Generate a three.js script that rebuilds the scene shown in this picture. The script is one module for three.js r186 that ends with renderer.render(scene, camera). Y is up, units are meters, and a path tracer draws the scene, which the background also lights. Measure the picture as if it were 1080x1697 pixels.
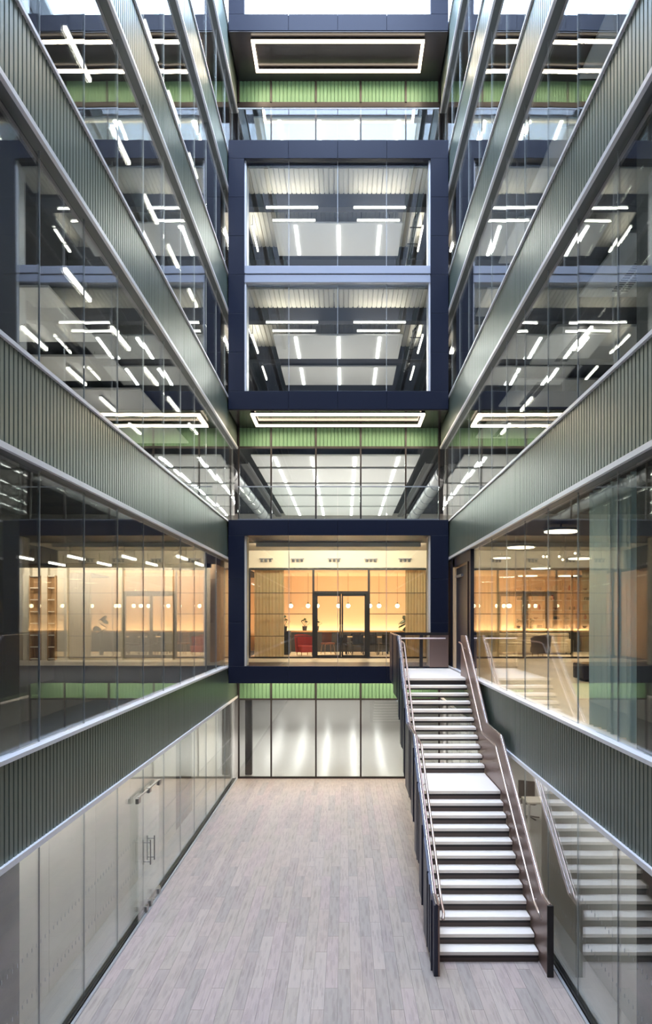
import * as THREE from 'three';
import { RoundedBoxGeometry } from 'three/addons/geometries/RoundedBoxGeometry.js';
import { mergeGeometries } from 'three/addons/utils/BufferGeometryUtils.js';
import { RectAreaLightUniformsLib } from 'three/addons/lights/RectAreaLightUniformsLib.js';

// ------------------------------------------------------------------ camera, sky, exposure
const scene = new THREE.Scene();
RectAreaLightUniformsLib.init();
const renderer = new THREE.WebGLRenderer({ antialias: true });
renderer.toneMapping = THREE.LinearToneMapping;
renderer.toneMappingExposure = 1.0;
renderer.shadowMap.enabled = true;
const FOCAL = 1289, EYE = 5.57;                        // focal length in pixels of the 1080 x 1697 frame, eye height
const camera = new THREE.PerspectiveCamera(2 * Math.atan(1697 / 2 / FOCAL) * 180 / Math.PI, 1080 / 1697, 0.1, 200);
camera.position.set(0, EYE, 0);
camera.setViewOffset(1080, 1697, -31, -174.5, 1080, 1697);   // shifted lens: vanishing point at (571, 1023)

const SKY = 18, SKY_TINT = [0.69, 0.85, 1.16];
{ // overcast dusk sky: three times brighter overhead than at the horizon, the same all round
  const W = 64, H = 128, data = new Float32Array(W * H * 4);
  for (let y = 0; y < H; y++) {
    const s = Math.sin(((y + 0.5) / H - 0.5) * Math.PI), l = SKY * (1 + 2 * Math.max(0, s)) / 3 * (s < 0 ? 0.3 : 1);
    for (let x = 0; x < W; x++) data.set([l * SKY_TINT[0], l * SKY_TINT[1], l * SKY_TINT[2], 1], (y * W + x) * 4);
  }
  const t = new THREE.DataTexture(data, W, H, THREE.RGBAFormat, THREE.FloatType);
  t.mapping = THREE.EquirectangularReflectionMapping; t.magFilter = THREE.LinearFilter; t.needsUpdate = true;
  scene.background = t; scene.environment = t;
}

// ------------------------------------------------------------------ helpers
let seed = 7;
const rnd = () => { seed = (seed + 0x6d2b79f5) | 0; let t = Math.imul(seed ^ (seed >>> 15), 1 | seed); t = (t + Math.imul(t ^ (t >>> 7), 61 | t)) ^ t; return ((t ^ (t >>> 14)) >>> 0) / 4294967296; };
const rr = (a, b) => a + (b - a) * rnd();
const used = {};
const numbered = (n) => { const k = used[n] = (used[n] ?? -1) + 1; return k ? `${n}_${String(k).padStart(3, '0')}` : n; };
const ORD = ['first', 'second', 'third', 'fourth', 'fifth', 'sixth', 'seventh', 'eighth', 'ninth', 'tenth', 'eleventh', 'twelfth', 'thirteenth', 'fourteenth'];
function mat(rgb, roughness = 0.7, metalness = 0, extra = {}) {
  const m = new THREE.MeshPhysicalMaterial({ roughness, metalness, ...extra });
  m.color.setRGB(...rgb);
  return m;
}
function glow(rgb, k) { const m = new THREE.MeshStandardMaterial({ roughness: 0.6 }); m.color.setRGB(0.8, 0.8, 0.8); m.emissive.setRGB(...rgb); m.emissiveIntensity = k; return m; }
const box = (x0, x1, y0, y1, d0, d1) => new THREE.BoxGeometry(Math.abs(x1 - x0), Math.abs(y1 - y0), Math.abs(d1 - d0)).translate((x0 + x1) / 2, (y0 + y1) / 2, -(d0 + d1) / 2);
const rbox = (x0, x1, y0, y1, d0, d1, r = 0.01, s = 2) => new RoundedBoxGeometry(Math.abs(x1 - x0), Math.abs(y1 - y0), Math.abs(d1 - d0), s, r).translate((x0 + x1) / 2, (y0 + y1) / 2, -(d0 + d1) / 2);
const cyl = (r0, r1, h, n = 20) => new THREE.CylinderGeometry(r0, r1, h, n);
const join = (list) => list.length === 1 ? list[0] : mergeGeometries(list.map((g) => g.index ? g.toNonIndexed() : g));
function tube(points, r, n = 8, seg = 0) {               // a round bar through points given as [x, y, depth]
  const path = new THREE.CurvePath(), v = points.map(([x, y, d]) => new THREE.Vector3(x, y, -d));
  for (let i = 1; i < v.length; i++) path.add(new THREE.LineCurve3(v[i - 1], v[i]));
  if (v.length === 2) return new THREE.TubeGeometry(path.curves[0], 1, r, n);
  return new THREE.TubeGeometry(new THREE.CatmullRomCurve3(v, false, 'catmullrom', 0.01), seg || v.length * 10, r, n);
}
function part(name, geo, m, parent) {
  const o = new THREE.Mesh(Array.isArray(geo) ? join(geo) : geo, m);
  o.name = parent === scene ? numbered(name) : name; o.castShadow = o.receiveShadow = true;
  parent.add(o); return o;
}
function thing(name, label, category, [x, y, d] = [0, 0, 0], turn = 0, group) {
  const o = new THREE.Group(); o.name = numbered(name); scene.add(o);
  o.position.set(x, y, -d); o.rotation.y = turn; o.userData = { label, category };
  if (group) o.userData.group = group;
  return o;
}
function copyOf(src, [x, y, d], label, group) {
  const o = src.clone(); o.name = numbered(src.name.replace(/_\d{3}$/, '')); scene.add(o);
  o.position.set(x, y, -d); o.userData = { ...src.userData, label }; if (group) o.userData.group = group;
  return o;
}
function setting(name) { const o = new THREE.Group(); o.name = numbered(name); o.userData.kind = 'structure'; scene.add(o); return o; }
function struct(name, geo, m) { const o = part(name, geo, m, scene); o.userData.kind = 'structure'; return o; }
function areaLight(parent, x, y, d, w, l, rgb, k, facing = 'down') { // w across x, l along depth (or height)
  const a = new THREE.RectAreaLight(new THREE.Color().setRGB(...rgb), k, w, l);
  a.name = 'lamp_light'; a.position.set(x, y, -d);
  if (facing === 'down') a.rotation.x = -Math.PI / 2;
  if (facing === 'back') a.rotation.x = 0;      // towards greater depth
  if (facing === 'up') a.rotation.x = Math.PI / 2;
  parent.add(a); return a;
}
function pointLight(parent, x, y, d, rgb, k) { const p = new THREE.PointLight(new THREE.Color().setRGB(...rgb), k); p.position.set(x, y, -d); p.castShadow = true; p.name = 'lamp_light'; p.shadow.radius = 3; parent.add(p); return p; }
function canvasTex(w, h, draw, srgb = true) {
  const c = document.createElement('canvas'); c.width = w; c.height = h; draw(c.getContext('2d'), w, h);
  const t = new THREE.CanvasTexture(c); t.wrapS = t.wrapT = THREE.RepeatWrapping; if (srgb) t.colorSpace = THREE.SRGBColorSpace; return t;
}
function woodTex(base, spread, streaks) {
  return canvasTex(128, 512, (g, w, h) => {
    g.fillStyle = `rgb(${base})`; g.fillRect(0, 0, w, h);
    for (let i = 0; i < streaks; i++) {
      const v = (rnd() - 0.5) * spread, x = rnd() * w, y = rnd() * h - 60, l = 60 + rnd() * 320;
      g.fillStyle = v > 0 ? `rgba(255,250,245,${v})` : `rgba(60,48,44,${-v})`; g.fillRect(x, y, 0.7 + rnd() * 2.2, l);
    }
    for (let i = 0; i < 40; i++) { g.fillStyle = `rgba(70,58,54,${0.03 + rnd() * 0.05})`; g.beginPath(); g.ellipse(rnd() * w, rnd() * h, 4 + rnd() * 12, 20 + rnd() * 50, 0, 0, 7); g.fill(); }
  });
}

// ------------------------------------------------------------------ materials
const WARM = [1, 0.72, 0.43], NEUTRAL = [1, 0.93, 0.82], COOL = [1, 0.97, 0.92];
const M = {
  navy: mat([0.01, 0.0135, 0.031], 0.42, 0, { specularIntensity: 0.5 }),
  soffit: mat([0.05, 0.041, 0.043], 0.16),
  rib: mat([0.12, 0.155, 0.128], 0.33, 0.4),
  bandGreen: mat([0.19, 0.36, 0.2], 0.5, 0.1),
  trim: mat([0.82, 0.81, 0.83], 0.35, 0.1),
  soffitTrim: mat([0.13, 0.14, 0.14], 0.5),
  trimDark: mat([0.25, 0.26, 0.28], 0.4, 0.4),
  bronze: mat([0.045, 0.036, 0.034], 0.4, 0.3),
  mullion: mat([0.05, 0.042, 0.042], 0.4, 0.3),
  joint: mat([0.42, 0.43, 0.44], 0.4, 0.3),
  glass: mat([0.955, 0.985, 0.975], 0, 0, { transmission: 1, thickness: 0, ior: 1.52 }),
  smoky: mat([0.8, 0.76, 0.74], 0, 0, { transmission: 1, thickness: 0, ior: 1.5 }),
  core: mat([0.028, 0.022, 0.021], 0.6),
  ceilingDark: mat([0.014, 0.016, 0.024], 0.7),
  carpetDark: mat([0.09, 0.09, 0.1], 0.9),
  carpet: mat([0.5, 0.48, 0.46], 0.9),
  concrete: mat([0.4, 0.385, 0.37], 0.75),
  paleWall: mat([0.66, 0.615, 0.57], 0.8),
  greyWall: mat([0.16, 0.16, 0.17], 0.85),
  raft: mat([0.82, 0.82, 0.82], 0.6),
  deck: mat([0.56, 0.53, 0.47], 0.5, 0.15),
  beam: mat([0.02, 0.021, 0.027], 0.5),
  bandPale: mat([0.4, 0.42, 0.5], 0.45),
  cream: mat([0.8, 0.73, 0.61], 0.7),
  whiteFloor: mat([0.8, 0.75, 0.67], 0.45),
  orangeWall: mat([0.7, 0.48, 0.32], 0.75),
  black: mat([0.012, 0.012, 0.013], 0.45),
  tread: mat([0.94, 0.85, 0.75], 0.55),
  riser: mat([0.1, 0.072, 0.062], 0.6),
  steelDark: mat([0.035, 0.03, 0.03], 0.45, 0.4),
  stairMetal: mat([0.26, 0.175, 0.145], 0.38, 0.6),
  stairOuter: mat([0.03, 0.032, 0.055], 0.4, 0.2),
  rail: mat([0.62, 0.5, 0.45], 0.3, 0.9),
  capSteel: mat([0.72, 0.68, 0.7], 0.25, 0.9),
  chrome: mat([0.3, 0.29, 0.28], 0.3, 0.9),
  duct: mat([0.3, 0.31, 0.33], 0.35, 0.7),
  wood: mat([0.42, 0.25, 0.12], 0.5),
  woodPale: mat([0.66, 0.48, 0.3], 0.5),
  red: mat([0.42, 0.035, 0.025], 0.75),
  darkFabric: mat([0.03, 0.028, 0.03], 0.85),
  paleFabric: mat([0.66, 0.52, 0.36], 0.85),
  brownLeather: mat([0.25, 0.09, 0.045], 0.55),
  curtainWarm: mat([0.66, 0.53, 0.34], 0.95, 0, { transmission: 0.35, thickness: 0 }),
  curtainCool: mat([0.6, 0.74, 0.76], 0.95, 0, { transmission: 0.4, thickness: 0 }),
  leaf: mat([0.03, 0.075, 0.025], 0.6),
  glossFloor: mat([0.56, 0.54, 0.52], 0.21),
  pot: mat([0.04, 0.045, 0.05], 0.6),
  lampNeutral: glow(NEUTRAL, 5), lampCool: glow(COOL, 5), lampWarm: glow([1, 0.82, 0.6], 5), lampGlobe: glow([1, 0.8, 0.55], 7), trough: glow([1, 0.8, 0.5], 4),
};
const PLANKS = ['177,161,151', '169,154,146', '181,163,155', '165,153,145', '175,161,149', '183,168,157'].map((c, i) => {
  const m = mat([1, 1, 1], 0.5); m.map = woodTex(c, 0.045, 240); m.roughness = 0.46 + (i % 3) * 0.05; return m;
});
M.woodFloor = mat([1, 1, 1], 0.4); M.woodFloor.map = woodTex('236,216,188', 0.1, 200);

// ------------------------------------------------------------------ levels, planes (depth d runs away from the camera)
const XL = -3.7, XR = 3.3, DF = 24.6, DR = 26.9, D0 = -1, DE = 44, XO = 12;
const LV = [[2.8, 4.02], [7.4, 8.65], [11.39, 12.58], [15.26, 16.48], [19.17, 20.36], [23.0, 24.4], [27.1, 28.3]];
const EDGES = []; for (let d = 9.7 - 1.67 * 6; d < DR - 0.3; d += 1.67) EDGES.push(d);
EDGES.push(DR);

function ribPanel(w, h, pitch = 0.12, depth = 0.013) {    // an upright folded sheet, ribs towards +z, its back at z = -0.03
  const n = Math.max(1, Math.round(w / pitch)), p = w / n, prof = [[-w / 2, 0]];
  for (let i = 0; i < n; i++) { const x = -w / 2 + i * p; prof.push([x + p * 0.06, depth], [x + p * 0.8, depth], [x + p * 0.86, 0], [x + p * 0.999, 0]); }
  prof.push([w / 2, 0]);
  const pos = [], uv = [];
  for (let i = 1; i < prof.length; i++) {
    const [a, za] = prof[i - 1], [b, zb] = prof[i];
    pos.push(a, 0, za, b, 0, zb, b, h, zb, a, 0, za, b, h, zb, a, h, za); uv.push(a, 0, b, 0, b, h, a, 0, b, h, a, h);
  }
  const g = new THREE.BufferGeometry();
  g.setAttribute('position', new THREE.Float32BufferAttribute(pos, 3)); g.setAttribute('uv', new THREE.Float32BufferAttribute(uv, 2)); g.computeVertexNormals();
  return join([g, new THREE.BoxGeometry(w, h, 0.03).translate(0, h / 2, -0.0155)]);
}
function paneGeo(w, h, bow = 0.0016) {                    // a slightly pillowed pane, faces towards +-z, base at y = 0
  const g = new THREE.BoxGeometry(w, h, 0.02, 6, 8, 1).translate(0, h / 2, 0), p = g.attributes.position;
  for (let i = 0; i < p.count; i++) { const u = p.getX(i) / w * 2, v = p.getY(i) / h * 2 - 1; p.setZ(i, p.getZ(i) + bow * (1 - u * u) * (1 - v * v)); }
  g.computeVertexNormals(); return g;
}

// ------------------------------------------------------------------ ground
{
  struct('ground', box(-40, 40, -0.6, -0.3, -30, 70), M.concrete);
  const floor = setting('floor');
  part('floor_slab', box(XL - 0.12, XR + 0.12, -0.3, -0.03, D0, DR), M.steelDark, floor);
  const PW = 7.0 / 37, PL = 1.9, lists = [], variants = {};
  for (let c = 0; c < 37; c++) for (let d = 26.88 + (c % 3) * 0.63; d > 2; d -= PL) {
    const a = Math.max(d - PL, 2), b = Math.min(d, 26.88); if (b - a < 0.1) continue;
    lists.push([c, a, b]);
  }
  lists.sort((p, q) => (p[1] < 9.5) - (q[1] < 9.5) || p[1] - q[1]);
  const rest = [];
  lists.forEach(([c, a, b], i) => {
    const x = XL + (c + 0.5) * PW, y = -0.03 + rr(0, 0.0012);
    if (i < 300) {
      const key = (b - a).toFixed(2);
      const g = variants[key] ??= new THREE.BoxGeometry(PW - 0.003, 0.03, b - a - 0.004);
      const o = part('plank', g, PLANKS[Math.floor(rnd() * 6)], floor); o.position.set(x, y + 0.015, -(a + b) / 2); if (rnd() < 0.5) o.rotation.y = Math.PI;
    } else rest.push(box(x - PW / 2 + 0.0015, x + PW / 2 - 0.0015, y, y + 0.03, a + 0.002, b - 0.002));
  });
  part('plank', rest, PLANKS[0], floor).userData.kind = 'stuff';
  for (const [s, x] of [[-1, XL], [1, XR]]) {              // pale channel and dark gap at the foot of the glass
    const t = setting('baseboard_' + (s < 0 ? 'left' : 'right'));
    part('channel', box(x - s * 0.005, x + s * 0.035, 0, 0.03, D0, DR), M.joint, t);
    part('seal', box(x + s * 0.06, x + s * 0.09, 0, 0.025, D0, DR), M.black, t);
  }
}

// ------------------------------------------------------------------ side walls: ribbed bands and glazing
const bandPanels = {};
for (const [side, X] of [[-1, XL], [1, XR]]) {
  const turn = side < 0 ? Math.PI / 2 : -Math.PI / 2, out = side; // out = away from the atrium
  LV.forEach(([y0, y1], k) => {
    const band = setting(side < 0 ? 'wall_left' : 'wall_right');
    for (let i = 1; i < EDGES.length; i++) {
      const w = EDGES[i] - EDGES[i - 1] - 0.006, h = y1 - y0 - 0.12, key = w.toFixed(2) + h.toFixed(2);
      const o = part('panel', bandPanels[key] ??= ribPanel(w, h), M.rib, band);
      o.position.set(X + out * 0.03, y0 + 0.07, -(EDGES[i] + EDGES[i - 1]) / 2); o.rotation.y = turn;
    }
    part('backing', box(X + out * 0.05, X + out * 0.12, y0 + 0.02, y1 - 0.02, D0, DR), M.trimDark, band);
    part('trim', box(X - out * 0.02, X + out * 0.14, y1 - 0.05, y1, D0, DR), M.trim, band);
    part('trim', box(X - out * 0.02, X + out * 0.03, y0, y0 + 0.07, D0, DR), M.trim, band);
    part('trim', box(X + out * 0.03, X + out * 0.16, y0 - 0.005, y0 + 0.02, D0, DR), M.soffitTrim, band);
  });
  const storeys = [[0.03, LV[0][0]], ...LV.slice(1).map(([y0], k) => [LV[k][1], y0])];
  storeys.forEach(([y0, y1], k) => {
    const win = setting('window'); const x = X + out * 0.11;
    for (let i = 1; i < EDGES.length; i++) {
      const a = EDGES[i - 1], b = EDGES[i];
      if (side > 0 && k === 1 && a > 20.5) continue;       // the doorway of the stair landing
      const w = b - a - 0.012, h = y1 - y0, key = 'g' + w.toFixed(2) + h.toFixed(2);
      const o = part('pane', bandPanels[key] ??= paneGeo(w, h), M.glass, win);
      o.position.set(x, y0, -(a + b) / 2); o.rotation.y = turn + rr(-0.0022, 0.0022); o.rotation.z = rr(-0.0008, 0.0008);
      if (a > 3) part('joint', box(x - 0.011, x + 0.011, y0, y1, a - 0.0045, a + 0.0045), M.joint, win);
    }
  });
  // dark solid core just behind the nearest bays of glass, all the way up
  const c = setting(side < 0 ? 'wall_left' : 'wall_right');
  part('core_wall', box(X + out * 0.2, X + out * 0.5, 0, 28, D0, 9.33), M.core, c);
  // outer wall of the wing
  struct(side < 0 ? 'wall_left' : 'wall_right', box(out * XO, out * (XO + 0.3), -0.3, 28.3, D0, DE), M.greyWall);
}
struct('unseen_front_wall', box(-XO, XO, -0.3, 38.2, D0 - 0.3, D0), M.greyWall);  // unseen, behind the camera; height set to keep sky reflections off the glass
struct('wall_back', box(-XO, XO, 2.8, 24.6, DE, DE + 0.3), M.paleWall);
struct('ceiling', box(-9.6, 9.6, 2.8, 3.0, DE + 0.3, 56), M.paleWall);

// ------------------------------------------------------------------ floors and dark ceilings of the wings and of the back building
for (const [side, X] of [[-1, XL], [1, XR]]) {
  const xi = X + side * 0.17, xo = side * XO;
  LV.forEach(([y0, y1], k) => {
    const last = k === LV.length - 1;
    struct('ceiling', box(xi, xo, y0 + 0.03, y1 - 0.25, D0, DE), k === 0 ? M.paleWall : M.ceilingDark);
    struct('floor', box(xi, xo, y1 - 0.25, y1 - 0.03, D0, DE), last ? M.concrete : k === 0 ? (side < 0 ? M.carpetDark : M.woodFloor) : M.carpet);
  });
  struct('floor', box(xi, xo, -0.3, 0, D0, DE), M.concrete);
}
const xa = XL - 0.17, xb = XR + 0.17;
struct('floor', box(xa, xb, -0.3, 0, DR + 0.01, 56), M.glossFloor);
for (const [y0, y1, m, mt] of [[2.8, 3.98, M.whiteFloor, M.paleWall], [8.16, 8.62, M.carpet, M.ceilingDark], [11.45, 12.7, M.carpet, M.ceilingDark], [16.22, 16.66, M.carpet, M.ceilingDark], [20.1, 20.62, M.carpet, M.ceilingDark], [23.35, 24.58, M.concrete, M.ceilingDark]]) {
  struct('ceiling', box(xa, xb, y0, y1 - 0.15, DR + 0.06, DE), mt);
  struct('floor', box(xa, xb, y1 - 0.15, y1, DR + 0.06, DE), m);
}

// ------------------------------------------------------------------ back facade: projecting dark frames, recessed green bands and glazing
const XP0 = -3.18, XP1 = 2.72;
function portal(bottom, open0, open1, top, liner, hollow = false) {   // clad in separate panels with fine joints
  const f = setting('frame_surround'), cx = [XL + 0.02, -1.78, -0.225, 1.33, XR - 0.02];
  for (let i = 1; i < cx.length; i++) {
    const a = cx[i - 1] + (i > 1 ? 0.003 : 0), b = cx[i] - (i < 4 ? 0.003 : 0);
    part('panel', rbox(a, b, bottom, open0, DF, DF + 0.06, 0.008), M.navy, f);
    part('panel', rbox(a, b, open1, top, DF, DF + 0.06, 0.008), M.navy, f);
  }
  if (hollow) part('core_beam', box(XL + 0.02, XR - 0.02, bottom + 0.002, open0 - 0.002, DF + 0.061, DF + 0.16), M.navy, f);
  part('core_beam', box(XL + 0.02, XR - 0.02, hollow ? bottom + 0.26 : bottom + 0.002, open0 - 0.002, hollow ? DF + 0.16 : DF + 0.061, DR), M.navy, f);
  part('core_beam', box(XL + 0.02, XR - 0.02, open1 + 0.002, top - 0.002, DF + 0.061, DR), M.navy, f);
  const n = open1 - open0 > 5 ? 6 : 3, h = (open1 - open0) / n;
  for (const [a, b] of [[XL + 0.02, XP0], [XP1, XR - 0.02]]) {
    part('core_post', box(a + 0.002, b - 0.002, open0, open1, DF + 0.061, 25.4), M.navy, f);
    for (let i = 0; i < n; i++) part('panel', rbox(a, b, open0 + i * h + 0.003, open0 + (i + 1) * h - 0.003, DF, DF + 0.06, 0.008), M.navy, f);
  }
  part('reveal', box(XP0, XP0 + 0.05, open0, open1, DF + 0.12, 25.4), liner, f);
  part('reveal', box(XP1 - 0.05, XP1, open0, open1, DF + 0.12, 25.4), liner, f);
  return f;
}
function glazing(xs, y0, y1, d, jm = M.joint, jw = 0.008, bars = []) {
  const win = setting('window');
  for (let i = 1; i < xs.length; i++) {
    const w = xs[i] - xs[i - 1] - 2 * jw, key = 'b' + w.toFixed(2) + (y1 - y0).toFixed(2);
    const o = part('pane', bandPanels[key] ??= paneGeo(w, y1 - y0, 0.0008), M.glass, win);
    o.position.set((xs[i] + xs[i - 1]) / 2, y0, -d); o.rotation.y = rr(-0.001, 0.001);
  }
  for (let i = 0; i < xs.length; i++) part('mullion', box(xs[i] - jw, xs[i] + jw, y0, y1, d - 0.03, d + 0.03), jm, win);
  for (const [a, b] of bars) part('transom', box(xs[0], xs[xs.length - 1], a, b, d - 0.035, d + 0.035), jm, win);
  return win;
}
const JX = [XP0 + 0.05, -1.78, -0.225, 1.33, XP1 - 0.05], RX = [-3.66, -2.54, -0.995, 0.553, 2.108, 3.26];
portal(3.48, 4.02, 8.16, 8.65, M.cream, true); glazing(JX, 4.02, 8.16, 24.85);
portal(12.15, 12.73, 20.09, 20.67, M.trim);
glazing(JX, 12.73, 16.2, 24.8); glazing(JX, 16.72, 20.09, 24.8);
{ const b = setting('trim'); part('band', rbox(XP0, XP1, 16.2, 16.44, 24.68, 25.4, 0.01), M.bandPale, b); part('band', rbox(XP0, XP1, 16.47, 16.72, 24.66, 25.4, 0.01), M.bandPale, b); part('groove', box(XP0, XP1, 16.43, 16.48, 24.74, 25.3), M.beam, b); }
portal(24.13, 24.65, 27.6, 28.2, M.trim); glazing(JX, 24.65, 27.6, 24.85);
for (const y of [3.74, 12.15, 24.13]) struct('ceiling', box(XL + 0.03, XR - 0.03, y - 0.03, y - 0.001, y < 4 ? 24.77 : DF + 0.02, DR - 0.02), M.soffit);
for (const [y0, y1] of [[2.75, 3.48], [11.45, 12.12], [23.35, 24.1]]) {
  const w = setting('wall_back');
  for (let i = 1; i < RX.length; i++) {
    const wd = RX[i] - RX[i - 1] - 0.05, key = 'r' + wd.toFixed(2) + (y1 - y0).toFixed(2);
    part('panel', bandPanels[key] ??= ribPanel(wd, y1 - y0 - 0.01, 0.13, 0.03), M.bandGreen, w).position.set((RX[i] + RX[i - 1]) / 2, y0, -DR);
  }
}
glazing(RX, 0, 2.75, DR, M.mullion, 0.028, [[0, 0.07], [2.71, 2.77]]);
glazing(RX, 8.65, 11.45, DR, M.mullion, 0.028, [[8.65, 8.7], [11.4, 11.48]]);
glazing(RX, 20.67, 23.35, DR, M.mullion, 0.028, [[20.67, 20.72], [23.2, 23.37]]);
{ const w = setting('trim');   // the mullions run up over the green bands
  for (const [y0, y1] of [[2.75, 3.48], [11.45, 12.12], [23.35, 24.1]]) for (const x of RX) part('mullion', box(x - 0.028, x + 0.028, y0, y1, DR - 0.07, DR + 0.02), M.mullion, w); }
// glass balustrades at the edge of the two terraces
for (const [y, which] of [[8.65, 'lower terrace, above the warm lit room'], [20.67, 'upper terrace, under the higher ring lamp']]) {
  const b = thing('glass_balustrade', 'frameless clear glass balustrade along the edge of the ' + which, 'balustrade', [0, y, DF + 0.14]);
  const xs = [-3.4, -1.78, -0.225, 1.33, 3.0];
  for (let i = 1; i < xs.length; i++) { const o = part('pane', new THREE.BoxGeometry(xs[i] - xs[i - 1] - 0.02, 1.06, 0.02).translate(0, 0.53, 0), M.glass, b); o.position.x = (xs[i] + xs[i - 1]) / 2; }
  part('shoe', new THREE.BoxGeometry(6.4, 0.05, 0.06).translate(-0.2, 0.025, 0), M.trimDark, b);
  part('cap_rail', new THREE.BoxGeometry(6.4, 0.03, 0.04).translate(-0.2, 1.075, 0), M.joint, b);
}

// ------------------------------------------------------------------ ring lamps under the soffits
for (const [y, d0, d1, label] of [[3.7, 25.0, 26.4, 'unseen ring lamp under the warm lit room, lighting the green band over ground floor glazing'], [12.09, 24.72, 26.25, 'glowing rectangular ring lamp on the lower dark soffit, just above the green band'], [24.07, 24.85, 26.3, 'glowing rectangular ring lamp on the upper dark soffit near the top']]) {  // the lowest ring is out of view, placed to light the green band
  const t = thing('ring_lamp', label, 'lamp', [-0.22, y, (d0 + d1) / 2]);
  const W = 5.55, D = d1 - d0, s = 0.1;
  part('housing', [box(-W / 2, W / 2, -0.03, 0, D / 2 - s, D / 2), box(-W / 2, W / 2, -0.03, 0, -D / 2, -D / 2 + s), box(-W / 2, -W / 2 + s, -0.03, 0, -D / 2 + s, D / 2 - s), box(W / 2 - s, W / 2, -0.03, 0, -D / 2 + s, D / 2 - s)], M.black, t);
  const tubeM = M.lampWarm;
  for (const sd of [-1, 1]) {
    part('diffuser', rbox(-W / 2, W / 2, -0.1, -0.03, sd * D / 2 - sd * s, sd * D / 2, 0.01), tubeM, t);
    areaLight(t, 0, -0.106, sd * (D / 2 - s / 2), W, s, [1, 0.82, 0.6], 38);
    part('diffuser', rbox(sd * W / 2 - sd * s, sd * W / 2, -0.1, -0.03, -D / 2 + s, D / 2 - s, 0.01), tubeM, t);
    areaLight(t, sd * (W / 2 - s / 2), -0.106, 0, s, D - 2 * s, [1, 0.82, 0.6], 38);
  }
}

// ------------------------------------------------------------------ linear pendants and ceiling rafts
function makePendant(name, label, L, [x, y, d], k, group, along = true, hang = 0.25, up = 0) {
  const t = thing(name, label, 'lamp', [x, y, d], along ? 0 : Math.PI / 2, group);
  part('housing', box(-0.035, 0.035, 0.03, 0.06, -L / 2, L / 2), M.trim, t);
  part('diffuser', rbox(-0.028, 0.028, -0.025, 0.03, -L / 2, L / 2, 0.012), M.lampNeutral, t);
  for (const e of [-1, 1]) part('cable', box(-0.006, 0.006, 0.06, hang, e * L * 0.4 - 0.006, e * L * 0.4 + 0.006), M.black, t.children[0]);
  areaLight(t, 0, -0.031, 0, 0.056, L, NEUTRAL, k * 1.2);
  if (up) areaLight(t, 0, 0.066, 0, 0.07, L, NEUTRAL, up, 'up');  // upward light from the unseen top, placed to brighten the deck above
  return t;
}
const ROW = [12.45, 14.95, 17.4, 19.75, 22.4];
const STOREY = ['', 'first', 'second', 'third', 'fourth', 'fifth'];
for (const [k, yc] of [[1, 7.4], [2, 11.42], [3, 15.29], [4, 19.2], [5, 23.03]]) {
  const sn = STOREY[k] + ' upper storey';
  for (const [side, rows] of [[-1, k === 1 ? [] : k < 4 ? [-4.48, -6.2] : [-4.48]], [1, k === 1 ? [] : [4.75]]]) for (const x of rows) ROW.forEach((d, i) => {
    if (side > 0 && (i === 0 || i === 2)) return;
    const row = Math.abs(x) > 5 ? 'inner row' : 'row beside glass';
    makePendant('linear_pendant', `slim linear pendant, ${sn}, ${side < 0 ? 'left' : 'right'} wing, ${ORD[i]} from front, ${row}`, 1.25, [x, yc - 0.28, d + 0.62], 85, 'linear pendants in the side wings', true, 0.29);
  });
  if (k === 1) continue;
  for (const [side, x0, x1, zs] of [[-1, -9.2, -5.1, [[13.4, 16.05], [16.95, 18.7], [19.4, 21.8], [23.0, 25.4]]], [1, 4.15, 8.6, [[11.5, 13.8], [15.2, 17.5], [18.6, 21.0], [22.6, 24.7]]]]) zs.forEach(([a, b], i) => {
    if (k > 3 && i > 1) return;
    const t = thing('ceiling_raft', `pale acoustic ceiling raft, ${sn}, ${side < 0 ? 'left' : 'right'} wing, ${ORD[i]} from the front`, 'ceiling panel', [(x0 + x1) / 2, yc - 0.17, (a + b) / 2], 0, 'acoustic rafts in the side wings');
    const w = Math.abs(x1 - x0) / 2, l = (b - a) / 2;
    part('board', rbox(-w, w, 0, 0.05, -l, l, 0.008), M.raft, t);
    for (const [hx, hd] of [[-0.8, -0.8], [0.8, -0.8], [-0.8, 0.8], [0.8, 0.8]]) part('hanger', box(hx * w - 0.008, hx * w + 0.008, 0.05, 0.18, hd * l - 0.008, hd * l + 0.008), M.black, t);
    const slots = []; for (let sx = 0; sx < 2; sx++) for (let q = 0; q < 22; q++) slots.push(box(-w + 0.5 + sx * 0.16, -w + 0.62 + sx * 0.16, -0.004, 0.0, -l + 0.2 + q * (2 * l - 0.4) / 22, -l + 0.2 + (q + 0.5) * (2 * l - 0.4) / 22));
    if (side > 0 && k < 4) part('vent_slots', slots, M.black, t).userData.kind = 'stuff';
  });
}

// lamps of the warm first storey in the left wing
[20.6, 23.0].forEach((d, j) => [-4.3, -5.7, -7.1, -8.5].forEach((x, i) => makePendant('linear_pendant', `short linear pendant, first upper storey, left wing, ${ORD[i]} from the glass, ${j ? 'farther' : 'nearer'} row`, 1.25, [x, 7.14, d], 60, 'linear pendants in the side wings', true, 0.29)));
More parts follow.
